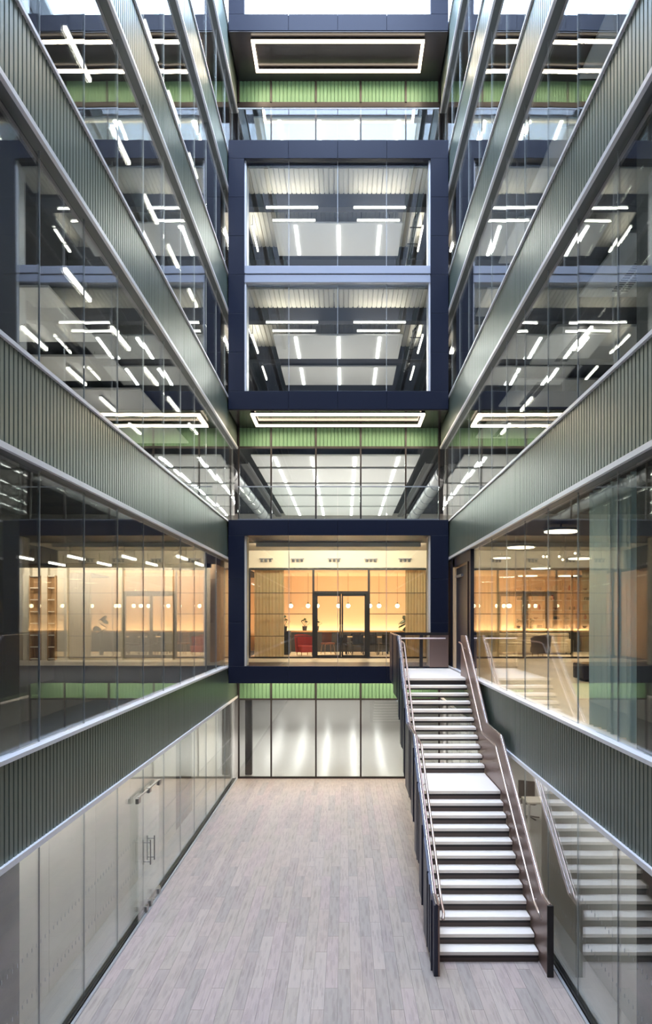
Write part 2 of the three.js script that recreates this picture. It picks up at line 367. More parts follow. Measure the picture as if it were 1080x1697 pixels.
// back building: rafts with built-in light strips
function lightRaft(label, x0, x1, y, a, b, strips, k, hang) {
  const t = thing('lit_ceiling_raft', label, 'ceiling panel', [(x0 + x1) / 2, y, (a + b) / 2]), w = (x1 - x0) / 2, l = (b - a) / 2;
  part('board', rbox(-w, w, 0, 0.06, -l, l, 0.008), M.raft, t);
  for (const [hx, hd] of [[-0.8, -0.8], [0.8, -0.8], [-0.8, 0.8], [0.8, 0.8]]) part('hanger', box(hx * w - 0.01, hx * w + 0.01, 0.06, hang, hd * l - 0.01, hd * l + 0.01), M.black, t);
  for (const s of strips) {
    const x = s - (x0 + x1) / 2;
    part('light_strip', rbox(x - 0.05, x + 0.05, -0.03, 0, -l + 0.12, l - 0.12, 0.008), M.lampCool, t);
    areaLight(t, x, -0.035, 0, 0.1, 2 * l - 0.24, COOL, k);
  }
}
[[27.15, 29.1], [29.5, 32.5], [32.9, 35.7], [36.1, 39.3], [39.7, 43.0]].forEach(([a, b], i) => lightRaft(`pale ceiling raft with four light strips behind the lower terrace, ${ORD[i]} from the glass`, -3.27, 2.63, 11.2, a, b, [-2.46, -1.16, 0.36, 1.9], 64, 0.25));
for (const [y, nm] of [[15.57, 'lower half of the tall framed window'], [19.55, 'upper half of the tall framed window']]) [[27.6, 30.1], [31.06, 33.5]].forEach(([a, b], i) =>
  lightRaft(`pale lit ceiling raft, ${nm}, ${i ? 'further back' : 'nearer the glass'}`, -2.55, 2.06, y, a, b, [-1.75, -0.22, 1.25], 80, y > 16 ? 0.55 : 0.65));
[[27.3, 30.5], [31, 34.5]].forEach(([a, b], i) => lightRaft(`bright ceiling raft with light strips behind the upper terrace, ${i ? 'further back' : 'nearer the glass'}`, -3.2, 2.7, 23.1, a, b, [-2.3, -0.9, 0.4, 1.9], 26, 0.25));
for (const [y, nm] of [[16.22, 'lower'], [20.1, 'upper']]) {
  const deck = setting('ceiling');                          // profiled metal deck behind the top of the window
  for (let i = 0; i < 4; i++) { const x0 = -3.3 + i * 1.6; const o = part('deck_sheet', bandPanels['deck'] ??= ribPanel(1.59, 5.6, 0.16, 0.035), M.deck, deck); o.position.set(x0 + 0.8 - 0.25, y - 0.07, -25.4 + 0.4); o.rotation.x = -Math.PI / 2; o.rotation.z = 0; o.scale.z = -1; o.position.z = -25.0; }
  struct('beam', box(XL, XR, y - 0.55, y - 0.002, 26.5, 26.85), M.beam);
  struct('beam', box(-3.0, 2.6, y - 0.14, y - 0.1, 26.86, 27.55), M.beam);
  struct('beam', box(XL, XR, y - 0.6, y - 0.002, 30.3, 30.75), M.beam);
  for (const [x, s] of [[-1.78, 'left'], [1.18, 'right']]) for (const [d, n] of [[26.3, 'front'], [27.3, 'back']])
    makePendant('linear_pendant', `horizontal linear pendant, ${nm} half of the tall framed window, ${s} one of the ${n} pair`, n === 'front' ? 1.76 : 1.5, [x, y - (n === 'front' ? 0.68 : 0.6), d], 20, 'linear pendants in the tall framed window', false, n === 'front' ? 0.66 : 0.48, n === 'front' ? 36 : 0);
  for (const [x, s] of [[-3.3, 'left'], [2.78, 'right']]) [[27.7, 1.9], [31.2, 1.7]].forEach(([d, L], i) =>
    makePendant('linear_pendant', `linear pendant along the ${s} edge, ${nm} half of the tall window, ${i ? 'further back' : 'nearer'}`, L, [x, y - 0.6, d + L / 2], 20, 'linear pendants in the tall framed window', true, 0.56, 26));
  const p = thing('pipe_rack', `black pipes and cables, right edge of the ${nm} half of the tall window`, 'pipes', [2.5, y - 0.5, 29]);
  for (let q = 0; q < 5; q++) part('pipe', tube([[0.05 * q - 0.1, 0.08 * q - 0.2, -2], [0.05 * q - 0.1, 0.08 * q - 0.2, 2.5]], 0.025 + 0.01 * (q % 2)), q % 2 ? M.black : M.duct, p);
  for (let q = 0; q < 4; q++) part('bracket', box(-0.2, 0.2, -0.3, -0.28, -1.6 + q * 1.2, -1.55 + q * 1.2), M.black, p);
  for (let q = 0; q < 4; q++) part('hanger', box(-0.01, 0.01, -0.3, 0.43, -1.6 + q * 1.2, -1.58 + q * 1.2), M.black, p);
}
// services beside the rafts behind the lower terrace
for (const [x, s] of [[-4.1, 'left'], [3.5, 'right']]) {
  const t = thing('air_duct', `grey round air duct under the dark ceiling at the ${s} of the lower terrace`, 'duct', [x, 10.7, 34]);
  part('tube', tube([[0, 0, -6.5], [0, 0, 8]], 0.26, 16), M.duct, t);
  for (let q = 0; q < 8; q++) part('collar', new THREE.CylinderGeometry(0.275, 0.275, 0.05, 16).rotateX(Math.PI / 2).translate(0, 0, 6 - q * 1.8), M.trimDark, t);
  for (let q = 0; q < 4; q++) part('hanger', box(-0.01, 0.01, 0.25, 0.74, -5 + q * 3, -4.97 + q * 3), M.black, t);
  const c = thing('cable_tray', `black cable tray beside the round duct at the ${s} of the lower terrace`, 'cable tray', [x + (s === 'left' ? 0.55 : -0.5), 11.0, 34]);
  part('tray', [box(-0.15, 0.15, 0, 0.01, -6.5, 8), box(-0.15, -0.14, 0, 0.07, -6.5, 8), box(0.14, 0.15, 0, 0.07, -6.5, 8)], M.black, c);
  for (let q = 0; q < 5; q++) part('cable', tube([[-0.1 + q * 0.05, 0.025, -6.4], [-0.1 + q * 0.05 + rr(-0.01, 0.01), 0.025, 0], [-0.1 + q * 0.05, 0.025, 7.9]], 0.014, 6), q % 2 ? M.duct : M.black, c);
  for (let q = 0; q < 4; q++) part('hanger', box(-0.16, -0.15, 0, 0.44, -5 + q * 3, -4.97 + q * 3), M.black, c);
}

// ------------------------------------------------------------------ ground floor rooms
{
  struct('wall', box(-9.6, -9.4, 0, 2.8, 9, 55.2), M.paleWall);
  struct('wall', box(9.4, 9.6, 0, 2.8, 9, 55.2), M.paleWall);
  struct('wall_back', box(-9.4, 9.4, 0, 2.8, 55, 55.2), M.paleWall);
  for (const s of [-1, 1]) struct('floor', box(s * 3.87, s * 9.6, -0.3, 0, DE, 56), M.concrete);
  const strip = (label, x, a, b, k) => {
    const t = thing('unseen_strip_light', label, 'lamp', [x, 2.8, (a + b) / 2]), l = (b - a) / 2;
    part('housing', box(-0.06, 0.06, -0.03, 0, -l, l), M.trim, t); part('diffuser', rbox(-0.05, 0.05, -0.06, -0.03, -l + 0.01, l - 0.01, 0.01), M.lampCool, t);
    areaLight(t, 0, -0.066, 0, 0.1, 2 * l - 0.02, COOL, k);
  };
  [-4.2, -2.65, -1.1, 0.53, 2.1].forEach((x, i) => [[28.5, 37.5], [40.5, 53.5]].forEach(([a, b], j) => strip(`unseen ceiling strip light, ground floor room at the back, ${ORD[i]} from the left, ${j ? 'deeper' : 'nearer'} row`, x, a, b, j ? 10 : 26)));  // out of view: deeper row shows as floor streaks, nearer row lights the room
  for (const [side, s] of [[-1, 'left'], [1, 'right']]) (side < 0 ? [[9.5, 14], [14.3, 19], [19.3, 23], [23.3, 26.8]] : [[9.5, 15.3], [16, 19], [20, 24], [25, 29]]).forEach(([a, b], i) => (side < 0 ? [4.0] : i ? [5.0, 7.6] : [3.66]).forEach((x, j) => strip(`unseen ceiling strip light, ground floor behind the ${s} glass, ${ORD[i]} from front, ${j ? 'far' : 'near'} row`, side * x, a, b, side < 0 || !i ? 7 : 22)));  // out of view, placed to light the ground rooms behind the side glass
  const lw = setting('wall');
  for (let i = 0; i < 5; i++) part('panel', rbox(-4.5, -4.38, 0.002, 2.795, 9.36 + i * 2.17, 9.36 + (i + 1) * 2.17 - 0.008, 0.004), M.paleWall, lw);
  part('panel', rbox(-4.5, -4.38, 0.002, 2.795, 22.35, 24.6, 0.004), M.paleWall, lw); part('panel', rbox(-4.5, -4.38, 0.002, 2.795, 24.61, 26.85, 0.004), M.paleWall, lw);
  part('dark_panel', rbox(-4.48, -4.4, 0.002, 2.795, 20.22, 22.34, 0.004), M.bronze, lw);
  const rw = setting('wall'); for (let i = 0; i < 3; i++) part('panel', rbox(3.92, 4.02, 0.002, 2.795, 9.36 + i * 2.05, 9.36 + (i + 1) * 2.05 - 0.008, 0.004), M.paleWall, rw);
  for (const [x, d, w] of [[4.2, 25.5, 0.42], [-3.4, 27.6, 0.24]]) struct('column', rbox(x - w / 2, x + w / 2, 0, 2.8, d - w / 2, d + w / 2, 0.02), M.core);
}
// ------------------------------------------------------------------ glass door in the left wall
{
  const x = XL + 0.0, a = 14.05, b = 15.62, h = 2.27;
  const t = thing('glass_door', 'frameless glass door with patch fittings and bar handles in the left ground floor glazing', 'door', [x - 0.03, 0.04, (a + b) / 2]), l = (b - a) / 2;
  part('leaf', box(-0.006, 0.006, 0.01, h, -l, l), M.glass, t);
  for (const [y, e] of [[h - 0.05, -1], [h - 0.05, 1], [0.06, -0.25], [0.06, 0.15], [0.06, 0.97], [h - 0.03, 0]]) part('patch_fitting', rbox(-0.03, 0.03, y - 0.05, y + 0.05, e * l - 0.08, e * l + 0.08, 0.01), M.chrome, t);
  part('head_rail', box(-0.015, 0.015, h - 0.012, h + 0.008, -l, l), M.chrome, t);
  for (const d of [-0.17, 0.13]) {
    const hd = part('handle', [tube([[0.07, 0.87, d], [0.07, 1.33, d]], 0.012), tube([[0.006, 0.92, d], [0.07, 0.92, d]], 0.008), tube([[0.006, 1.28, d], [0.07, 1.28, d]], 0.008), tube([[-0.07, 0.87, d], [-0.07, 1.33, d]], 0.012), tube([[-0.006, 0.92, d], [-0.07, 0.92, d]], 0.008), tube([[-0.006, 1.28, d], [-0.07, 1.28, d]], 0.008)], M.chrome, t);
  }
}
{ // rows of small dashes printed on the ground floor glass
  for (const [side, X] of [[-1, XL], [1, XR]]) {
    const g = []; for (const y of [0.95, 1.5]) for (let d = 8.6; d < 26.5; d += 0.14) g.push(box(X + side * 0.094, X + side * 0.096, y, y + 0.05, d, d + 0.014));
    const o = part('glass_marking', g, M.joint, scene);
    o.userData = { kind: 'stuff', label: `two rows of small grey safety dashes on the ${side < 0 ? 'left' : 'right'} ground floor glass`, category: 'marking' };
  }
}

// ------------------------------------------------------------------ staircase
{
  const t = thing('staircase', 'straight dark metal staircase with pale treads and a half landing along the right glass', 'staircase', [0, 0, 0]);
  const R = 0.1735, G = 0.28, x0 = 1.5, x1 = 3.13, nose = (k) => k <= 12 ? 12.55 + (k - 1) * G : 17.4 + (k - 13) * G;
  const treadG = new RoundedBoxGeometry(x1 - x0, 0.06, G + 0.03, 2, 0.008);
  for (let k = 1; k <= 23; k++) {
    const d = nose(k), y = k * R, deep = k === 12 ? 17.4 + 0.03 - d : k === 23 ? 24.1 - d : G + 0.03;
    if (k !== 12 && k !== 23) { const o = part('tread', treadG, M.tread, t); o.position.set((x0 + x1) / 2, y - 0.03, -(d + deep / 2)); }
    else part('landing', rbox(x0, k === 23 ? x1 + 0.12 : x1, y - 0.06, y, d, d + deep, 0.008), M.tread, t);
    part('tray', box(x0, x1, y - 0.105, y - 0.062, d + 0.02, d + deep - 0.01), M.steelDark, t);
    if (k <= 13) part('riser', box(x0, x1, y - R + 0.001, y - 0.106, d + 0.03, d + 0.04), M.riser, t);
  }
  part('landing_beam', box(x0, x1, 23 * R - 0.3, 23 * R - 0.106, 20.25, 24.1), M.steelDark, t);
  // right-hand balustrade: one folded sheet that follows the flights
  const wall = (pts, xa, xb) => { const s = new THREE.Shape(pts.map(([d, y]) => new THREE.Vector2(d, y))); return new THREE.ExtrudeGeometry(s, { depth: xb - xa, bevelEnabled: true, bevelSize: 0.004, bevelThickness: 0.004, bevelSegments: 1 }).rotateY(Math.PI / 2).translate(xa, 0, 0); };
  const TOP = [[12.06, 1.1], [12.5, 1.12], [15.85, 3.17], [17.38, 3.2], [20.4, 5.08], [24.15, 5.08]];
  const bottom = [[24.15, 3.66], [20.5, 3.66], [17.5, 1.86], [15.7, 1.76], [12.95, 0.0], [12.06, 0.0]];
  part('balustrade_panel', wall([...TOP.slice(0, 5), [21.1, 5.08], [21.1, 3.66], ...bottom.slice(1)], 3.15, 3.21), M.stairMetal, t);
  part('end_cap', rbox(3.13, 3.23, 0, 1.11, 12.02, 12.055, 0.006), M.steelDark, t);
  // left-hand balustrade: upright sheets with stepped lower ends
  const cuts = [12.06, 12.66, 13.53, 14.46, 15.28, 16.25, 17.6, 18.46, 19.3, 20.2, 22.0, 23.9], low = [0, 0.12, 0.49, 1.0, 1.5, 1.76, 1.9, 2.45, 3.0, 3.45, 3.66];
  const topAt = (d) => { for (let i = 1; i < TOP.length; i++) if (d <= TOP[i][0]) { const [a, ya] = TOP[i - 1], [b, yb] = TOP[i]; return ya + (yb - ya) * (d - a) / (b - a); } return 5.08; };
  low.forEach((y, i) => {
    const a = cuts[i], b = cuts[i + 1] - 0.012, mids = TOP.filter(([d]) => d > a + 0.01 && d < b - 0.01);
    part('balustrade_panel', wall([[a, y], [a, topAt(a)], ...mids, [b, topAt(b)], [b, y]], 1.385 - (i % 2) * 0.012, 1.44), M.stairOuter, t).userData.label = 'dark navy outer sheet';
    part('balustrade_fin', box(1.355, 1.385, y, topAt(a + 0.25), a + 0.2, a + 0.225), M.stairOuter, t);
  });
  part('balustrade_lining', wall([...TOP.slice(0, 5), [23.9, 5.08], [23.9, 3.66], ...bottom.slice(1)], 1.45, 1.47), M.stairMetal, t);
  for (const x of [1.39, 3.145]) part('cap_strip', [0, 1, 2, 3, 4].filter((i) => x < 2 || i < 4).map((i) => tube([[x + 0.035, TOP[i][1] + 0.008, TOP[i][0]], [x + 0.035, TOP[i + 1][1] + 0.008, TOP[i + 1][0]]], 0.016, 6)), M.capSteel, t);
  // handrails inside both balustrades
  const RAIL = [[12.25, 0.9], [12.6, 0.99], [15.8, 2.97], [17.35, 3.0], [20.35, 4.86]];
  for (const [x, s] of [[1.56, 1], [3.06, -1]]) {
    const pts = [[x - s * 0.02, 0.82, 12.2], ...RAIL.map(([d, y]) => [x, y, d]), [x, 4.9, 20.8], [x, 4.9, 23.7]];
    const h = part('handrail', tube(s > 0 ? pts : pts.slice(0, 7), 0.023, 10, 120), M.rail, t);
    for (const d of [12.7, 13.8, 14.9, 16.4, 18, 19.2, 20.3]) { const i = RAIL.findIndex(([a]) => a > d), [a, ya] = RAIL[i - 1] ?? RAIL[3], [b, yb] = RAIL[i] ?? RAIL[4], y = ya + (yb - ya) * (d - a) / (b - a); part('bracket', tube([[x, y - 0.02, d], [x - s * 0.09, y - 0.08, d]], 0.009, 6), M.rail, h); }
  }
  // smoked glass guard at the far end of the top landing
  const g = 24.02;
  part('guard_glass', box(1.5, 2.62, 4.03, 5.02, g, g + 0.015), M.smoky, t);
  part('guard_panel', box(2.62, 3.2, 4.03, 5.02, g - 0.01, g + 0.02), M.stairMetal, t);
  part('guard_top', box(1.45, 3.2, 5.02, 5.1, g - 0.03, g + 0.04), M.steelDark, t);
  part('guard_post', box(2.31, 2.41, 4.0, 5.05, g - 0.04, g + 0.05), M.steelDark, t);
  part('guard_rail', tube([[1.5, 4.92, g - 0.1], [3.1, 4.92, g - 0.1]], 0.022, 8), M.rail, t);
}
// doorway from the landing into the right wing
{
  const d = setting('door_1'), x = XR + 0.05;
  part('jamb', box(x, x + 0.16, 4.0, 7.4, 20.72, 20.95), M.navy, d);
  part('jamb', box(x, x + 0.16, 4.0, 7.4, 21.25, 21.4), M.bronze, d);
  part('jamb', box(x, x + 0.16, 4.0, 7.4, 23.75, 24.1), M.woodPale, d);
  part('jamb', box(x, x + 0.16, 4.0, 7.4, 24.1, 26.8), M.navy, d);
  part('door_head', box(x, x + 0.16, 7.1, 7.4, 20.95, 24.1), M.navy, d);
  part('door_leaf', box(x + 0.05, x + 0.1, 4.02, 7.05, 21.45, 23.7), M.navy, d);
  part('door_closer', rbox(x - 0.02, x + 0.05, 6.75, 6.82, 22.3, 23.4, 0.01), M.duct, d);
}

// ------------------------------------------------------------------ first upper storey: warm lobby, glazed partition and lounge
const FL = 3.99;
{
  struct('ceiling', box(xa, xb, 8.14, 8.159, 26.91, 29.75), M.cream);
  struct('floor', box(xa, xb, 3.6, 4.0, 25.4, 27.0), M.whiteFloor);
  const bk = setting('beam'); part('bulkhead', box(XL - 0.1, XR + 0.16, 7.44, 8.13, 29.75, 30.0), M.cream, bk); part('bulkhead', box(XR + 0.18, 11.9, 7.4, 7.425, 29.6, 30.0), M.wood, bk);
  struct('ceiling', box(xa, xb, 7.5, 8.0, 30, 36.6), M.orangeWall);
  struct('wall_back', box(-4.6, 12, FL, 7.9, 36.6, 36.8), M.orangeWall);
  struct('wall', box(-4.7, -4.5, FL, 7.9, 27.2, 36.8), M.orangeWall);
  // partition
  const p = setting('window'), D = 29.8;
  const xs = [-3.65, -1.2, 0.92, 3.15, 5.0, 6.85, 8.7, 10.5];
  for (let i = 1; i < xs.length; i++) { const o = part('pane', paneGeo(xs[i] - xs[i - 1] - 0.06, 3.4, 0.0005), M.glass, p); o.position.set((xs[i] + xs[i - 1]) / 2, 4.0, -D); }
  xs.forEach((x) => part('mullion', box(x - 0.04, x + 0.04, 4.0, 7.44, D - 0.04, D + 0.04), M.black, p));
  part('transom', box(xs[0], 10.5, 7.38, 7.46, D - 0.05, D + 0.05), M.black, p); part('transom', box(xs[0], 10.5, 4.0, 4.06, D - 0.05, D + 0.05), M.black, p);
  for (const y of [4.85, 5.7, 6.5]) for (const [a, b] of [[-3.65, -1.2], [0.92, 10.5]]) part('transom', box(a, b, y - 0.012, y + 0.012, D - 0.02, D + 0.02), M.bronze, p);
  const dr = setting('door_2'); part('door_frame', [box(-1.2, 0.92, 6.47, 6.57, D - 0.06, D + 0.06), box(-1.22, -1.1, 4, 6.5, D - 0.06, D + 0.06), box(0.82, 0.94, 4, 6.5, D - 0.06, D + 0.06)], M.black, dr);
  for (const [a, b] of [[-1.1, -0.14], [-0.12, 0.82]]) { const l = part('door_leaf', [box(a, b, 4.04, 4.12, D - 0.03, D + 0.03), box(a, b, 6.38, 6.47, D - 0.03, D + 0.03), box(a, a + 0.06, 4.04, 6.47, D - 0.03, D + 0.03), box(b - 0.06, b, 4.04, 6.47, D - 0.03, D + 0.03)], M.black, dr); part('handle', tube([[a < -1 ? b - 0.03 : a + 0.03, 4.8, D - 0.08], [a < -1 ? b - 0.03 : a + 0.03, 5.3, D - 0.08]], 0.014), M.chrome, l); }
  // lobby spotlights on the bulkhead
  [-3.0, -1.8, -0.4, 1.0, 2.3].forEach((x, i) => {
    const s = thing('ceiling_spotlights', `cluster of three tiny dark spotlights on the cream bulkhead, ${ORD[i]} from the left`, 'spotlight', [x, 7.74, 29.68], 0, 'spotlights over the lounge partition');
    part('track', box(-0.25, 0.25, 0.05, 0.08, -0.06, 0.06), M.trimDark, s);
    for (const q of [-0.16, 0, 0.16]) part('spot_head', new THREE.CylinderGeometry(0.04, 0.05, 0.1, 12).rotateX(0.5).translate(q, 0, 0.02), M.trimDark, s);
  });
  { // unseen lamp placed to light bulkhead and lobby, hidden by an added cream lip
    const l = thing('unseen_lobby_lamp', 'unseen warm strip light placed to light the lobby, behind an added cream lip', 'lamp', [-0.22, 8.14, 26.96]);
    part('added_downstand', box(-2.85, 2.85, -0.13, 0, -0.04, -0.01), M.cream, l); part('diffuser', box(-2.8, 2.8, -0.12, -0.02, -0.01, 0.01), M.lampWarm, l); areaLight(l, 0, -0.07, 0.016, 5.56, 0.1, [1, 0.84, 0.62], 130, 'back');
  }
  // long counter along the end wall, with a trough of light behind it
  const c = thing('counter', 'long dark counter along the glowing orange end wall of the lounge', 'counter', [2.5, FL, 36.0]);
  part('body', box(-6.4, 9, 0, 0.9, -0.35, 0.25), M.darkFabric, c); part('top', rbox(-6.45, 9.05, 0.9, 0.97, -0.4, 0.28, 0.01), M.wood, c);
  const tr = thing('light_trough', 'glowing strip light lying along the wall behind the long dark counter', 'lamp', [2.5, FL + 0.55, 36.45]);
  part('channel', box(-6.4, 9, 0, 0.1, -0.1, 0.1), M.black, tr); part('diffuser', box(-6.4, 9, 0.1, 0.13, -0.08, 0.08), M.trough, tr);
  areaLight(tr, 1.3, 0.14, 0, 15.4, 0.16, WARM, 40, 'up');
  // globe pendants
  [-2.35, -1.6, -1.2, -0.27, 0.15, 1.1, 1.5, 2.3, 3.6, 4.8, 6.0, 7.2].forEach((x, i) => {
    const g = thing('globe_pendant', `small glowing globe pendant in the lounge, ${ORD[i]} from the left`, 'lamp', [x, 6.07, 34], 0, 'globe pendants in the lounge');
    part('globe', new THREE.SphereGeometry(0.09, 16, 12), M.lampGlobe, g); part('cap', cyl(0.03, 0.04, 0.06, 12).translate(0, 0.11, 0), M.black, g); part('cable', box(-0.005, 0.005, 0.14, 1.43, -0.005, 0.005), M.black, g);
    pointLight(g, 0, 0, 0, WARM, 4);
  });
  // wall shelving at the right of the lounge
  const sh = thing('shelving_unit', 'tall pale wall shelving with lit bays on the orange end wall, right of the lounge', 'shelving', [9.6, FL + 1.05, 36.35]);
  const sx = [-1.7, -1.0, -0.25, 0.55, 1.3, 2.0];
  for (let i = 1; i < sx.length; i++) for (const y of [0, 0.4, 0.85, 1.3, 1.75, 2.25, 2.7]) part('shelf', box(sx[i - 1] + 0.06, sx[i] - 0.06, y, y + 0.03, -0.2, 0.2), M.cream, sh);
  for (let i = 1; i < sx.length; i++) for (const x of [sx[i - 1] + 0.03, sx[i] - 0.06]) part('upright', box(x, x + 0.03, 0, 2.73, -0.2, 0.2), M.wood, sh);
  const kinds = [['vase', M.red], ['book', M.paleFabric], ['box', M.pot], ['bowl', M.brownLeather]];
  for (let i = 1; i < sx.length; i++) [0.03, 0.43, 0.88, 1.33, 1.78].forEach((y, j) => {
    const [n, m] = kinds[(i * 3 + j * 5) % 4], x = 9.6 + (sx[i - 1] + sx[i]) / 2 + rr(-0.15, 0.15);
    const o = part(n, n === 'vase' ? new THREE.LatheGeometry([[0, 0], [0.05, 0], [0.08, 0.1], [0.04, 0.2], [0.05, 0.24]].map(([a, b]) => new THREE.Vector2(a, b)), 14) : n === 'bowl' ? new THREE.LatheGeometry([[0, 0], [0.05, 0], [0.12, 0.1], [0.11, 0.1], [0.05, 0.02]].map(([a, b]) => new THREE.Vector2(a, b)), 16) : n === 'book' ? join([0, 1, 2, 3].map((q) => rbox(-0.12 + q * 0.06, -0.07 + q * 0.06, 0, 0.22 + 0.03 * (q % 2), -0.09, 0.09, 0.004))) : rbox(-0.12, 0.12, 0, 0.14, -0.1, 0.1, 0.008), m, scene);
    o.position.set(x, FL + 1.053 + y, -36.35);
    o.userData = { label: `small ${n === 'book' ? 'row of books' : n}, ${ORD[i - 1]} bay from left, ${ORD[j]} shelf up, lounge shelving`, category: n, group: 'objects on the lounge shelving' };
  });
  // curtains just behind the partition
  const curtain = (label, x0, x1, d0, d1, y0, y1, m, waves) => {
    const n = waves * 10, L = Math.hypot(x1 - x0, d1 - d0), t = thing('curtain', label, 'curtain', [0, 0, 0]);
    const g = new THREE.PlaneGeometry(1, 1, n, 8), p = g.attributes.position, ux = (x1 - x0) / L, ud = (d1 - d0) / L;
    for (let i = 0; i < p.count; i++) { const u = p.getX(i) + 0.5, v = p.getY(i) + 0.5, a = u * waves * Math.PI * 2, off = (m === M.curtainCool ? 0.08 : 0.035) * Math.sin(a + 0.4 * Math.sin(v * 5)) * (1 + 0.3 * Math.sin(u * 17)), s = u * L + 0.02 * Math.sin(2 * a); p.setXYZ(i, x0 + ux * s - ud * off, y0 + v * (y1 - y0), -(d0 + ud * s + ux * off)); }
    g.computeVertexNormals(); part('cloth', g, m, t); part('rail', tube([[x0, y1 + 0.02, d0], [x1, y1 + 0.02, d1]], 0.018), M.trimDark, t);
  };
  curtain('gathered beige curtain behind the left end of the lounge partition', -3.5, -2.35, 30.15, 30.15, FL + 0.02, 7.42, M.curtainWarm, 9);
  curtain('gathered beige curtain behind the lounge partition, above the top stair landing', 2.35, 3.15, 30.15, 30.15, FL + 0.02, 7.42, M.curtainWarm, 7);
  curtain('pale gathered curtain behind the lounge partition right of the stair doorway', 5.0, 6.0, 30.15, 30.15, FL + 0.02, 7.42, M.curtainWarm, 7);
  curtain('sheer blue green curtain hanging just behind the near right glass', 3.64, 3.64, 9.36, 11.5, FL + 0.02, 7.38, M.curtainCool, 9);
  // furniture: every chair of its own shape
  const chair = (name, label, x, d, turn, m, legM, back = 0.42, group) => {
    const t = thing(name, label, 'chair', [x, FL, d], turn, group);
    part('seat', rbox(-0.24, 0.24, 0.42, 0.5, -0.24, 0.24, 0.03, 3), m, t);
    part('backrest', new THREE.CylinderGeometry(0.26, 0.25, back, 20, 1, false, Math.PI * 0.65, Math.PI * 0.7).translate(0, 0.5 + back / 2, 0), m, t);
    for (const [a, b] of [[-1, -1], [1, -1], [-1, 1], [1, 1]]) part('leg', tube([[a * 0.19, 0.43, b * 0.19], [a * 0.24, 0, b * 0.24]], 0.015, 8), legM, t);
    return t;
  };
  const armchair = (label, x, d, turn, m) => {
    const t = thing('armchair', label, 'armchair', [x, FL, d], turn);
    part('seat', rbox(-0.3, 0.3, 0.14, 0.42, -0.34, 0.3, 0.07, 4), m, t);
    const sh2 = new THREE.CylinderGeometry(0.43, 0.37, 0.62, 28, 4, true, Math.PI * 0.45, Math.PI * 1.1).translate(0, 0.45, 0), p = sh2.attributes.position;
    const ang = (i) => Math.atan2(p.getX(i), p.getZ(i));
    for (let i = 0; i < p.count; i++) if (p.getY(i) > 0.6) p.setY(i, p.getY(i) + 0.12 * Math.max(0, -Math.cos(ang(i))));
    const inner = sh2.clone().scale(0.84, 1, 0.84); const ix = inner.index.array; for (let i = 0; i < ix.length; i += 3) { const a = ix[i]; ix[i] = ix[i + 1]; ix[i + 1] = a; }
    sh2.computeVertexNormals(); inner.computeVertexNormals();
    part('shell', join([sh2, inner]), m, t);
    for (const [a, b] of [[-1, -1], [1, -1], [-1, 1], [1, 1]]) part('leg', cyl(0.02, 0.014, 0.15, 8).translate(a * 0.24, 0.075, b * 0.22), M.wood, t);
  };
  armchair('red tub armchair in the lounge left of the double door', -1.66, 32.2, 0.5, M.red);
  armchair('dark grey tub armchair in front of the long pale sofa', 7.9, 31.4, Math.PI + 0.3, M.darkFabric);
  chair('dining_chair', 'brown wooden chair at the lounge table, seen through the left door leaf', -0.72, 33.3, 0.4, M.brownLeather, M.wood);
  [[-0.1, 33.0, 3.0], [0.55, 32.7, 3.2], [1.15, 32.7, 3.0], [1.75, 32.9, 3.4], [0.5, 34.6, 0], [1.2, 34.6, 0.2]].forEach(([x, d, r], i) => chair('dining_chair', i < 4 ? `dark chair on the near side of the lounge table, ${ORD[i]} from the left` : `dark chair on the far side of the lounge table, ${i === 4 ? 'left' : 'right'} one`, x, d, r, M.darkFabric, M.black, 0.36, 'dark chairs at the lounge table'));
  { const t = thing('dining_table', 'long wooden table among dark chairs in the lounge', 'table', [0.95, FL, 33.7]); part('top', rbox(-1.0, 1.0, 0.7, 0.75, -0.45, 0.45, 0.015), M.woodPale, t); for (const [a, b] of [[-1, -1], [1, -1], [-1, 1], [1, 1]]) part('leg', box(a * 0.9 - 0.03, a * 0.9 + 0.03, 0, 0.7, b * 0.36 - 0.03, b * 0.36 + 0.03), M.black, t); }
  { const t = thing('side_cabinet', 'dark cabinet with plants on it beside the left curtain in the lounge', 'cabinet', [-2.55, FL, 33.0]); part('body', rbox(-0.25, 0.25, 0.06, 1.0, -0.3, 0.3, 0.01), M.pot, t); part('door', rbox(-0.23, 0.23, 0.1, 0.96, -0.32, -0.3, 0.004), M.black, t); part('plinth', box(-0.22, 0.22, 0, 0.06, -0.27, 0.27), M.black, t); }
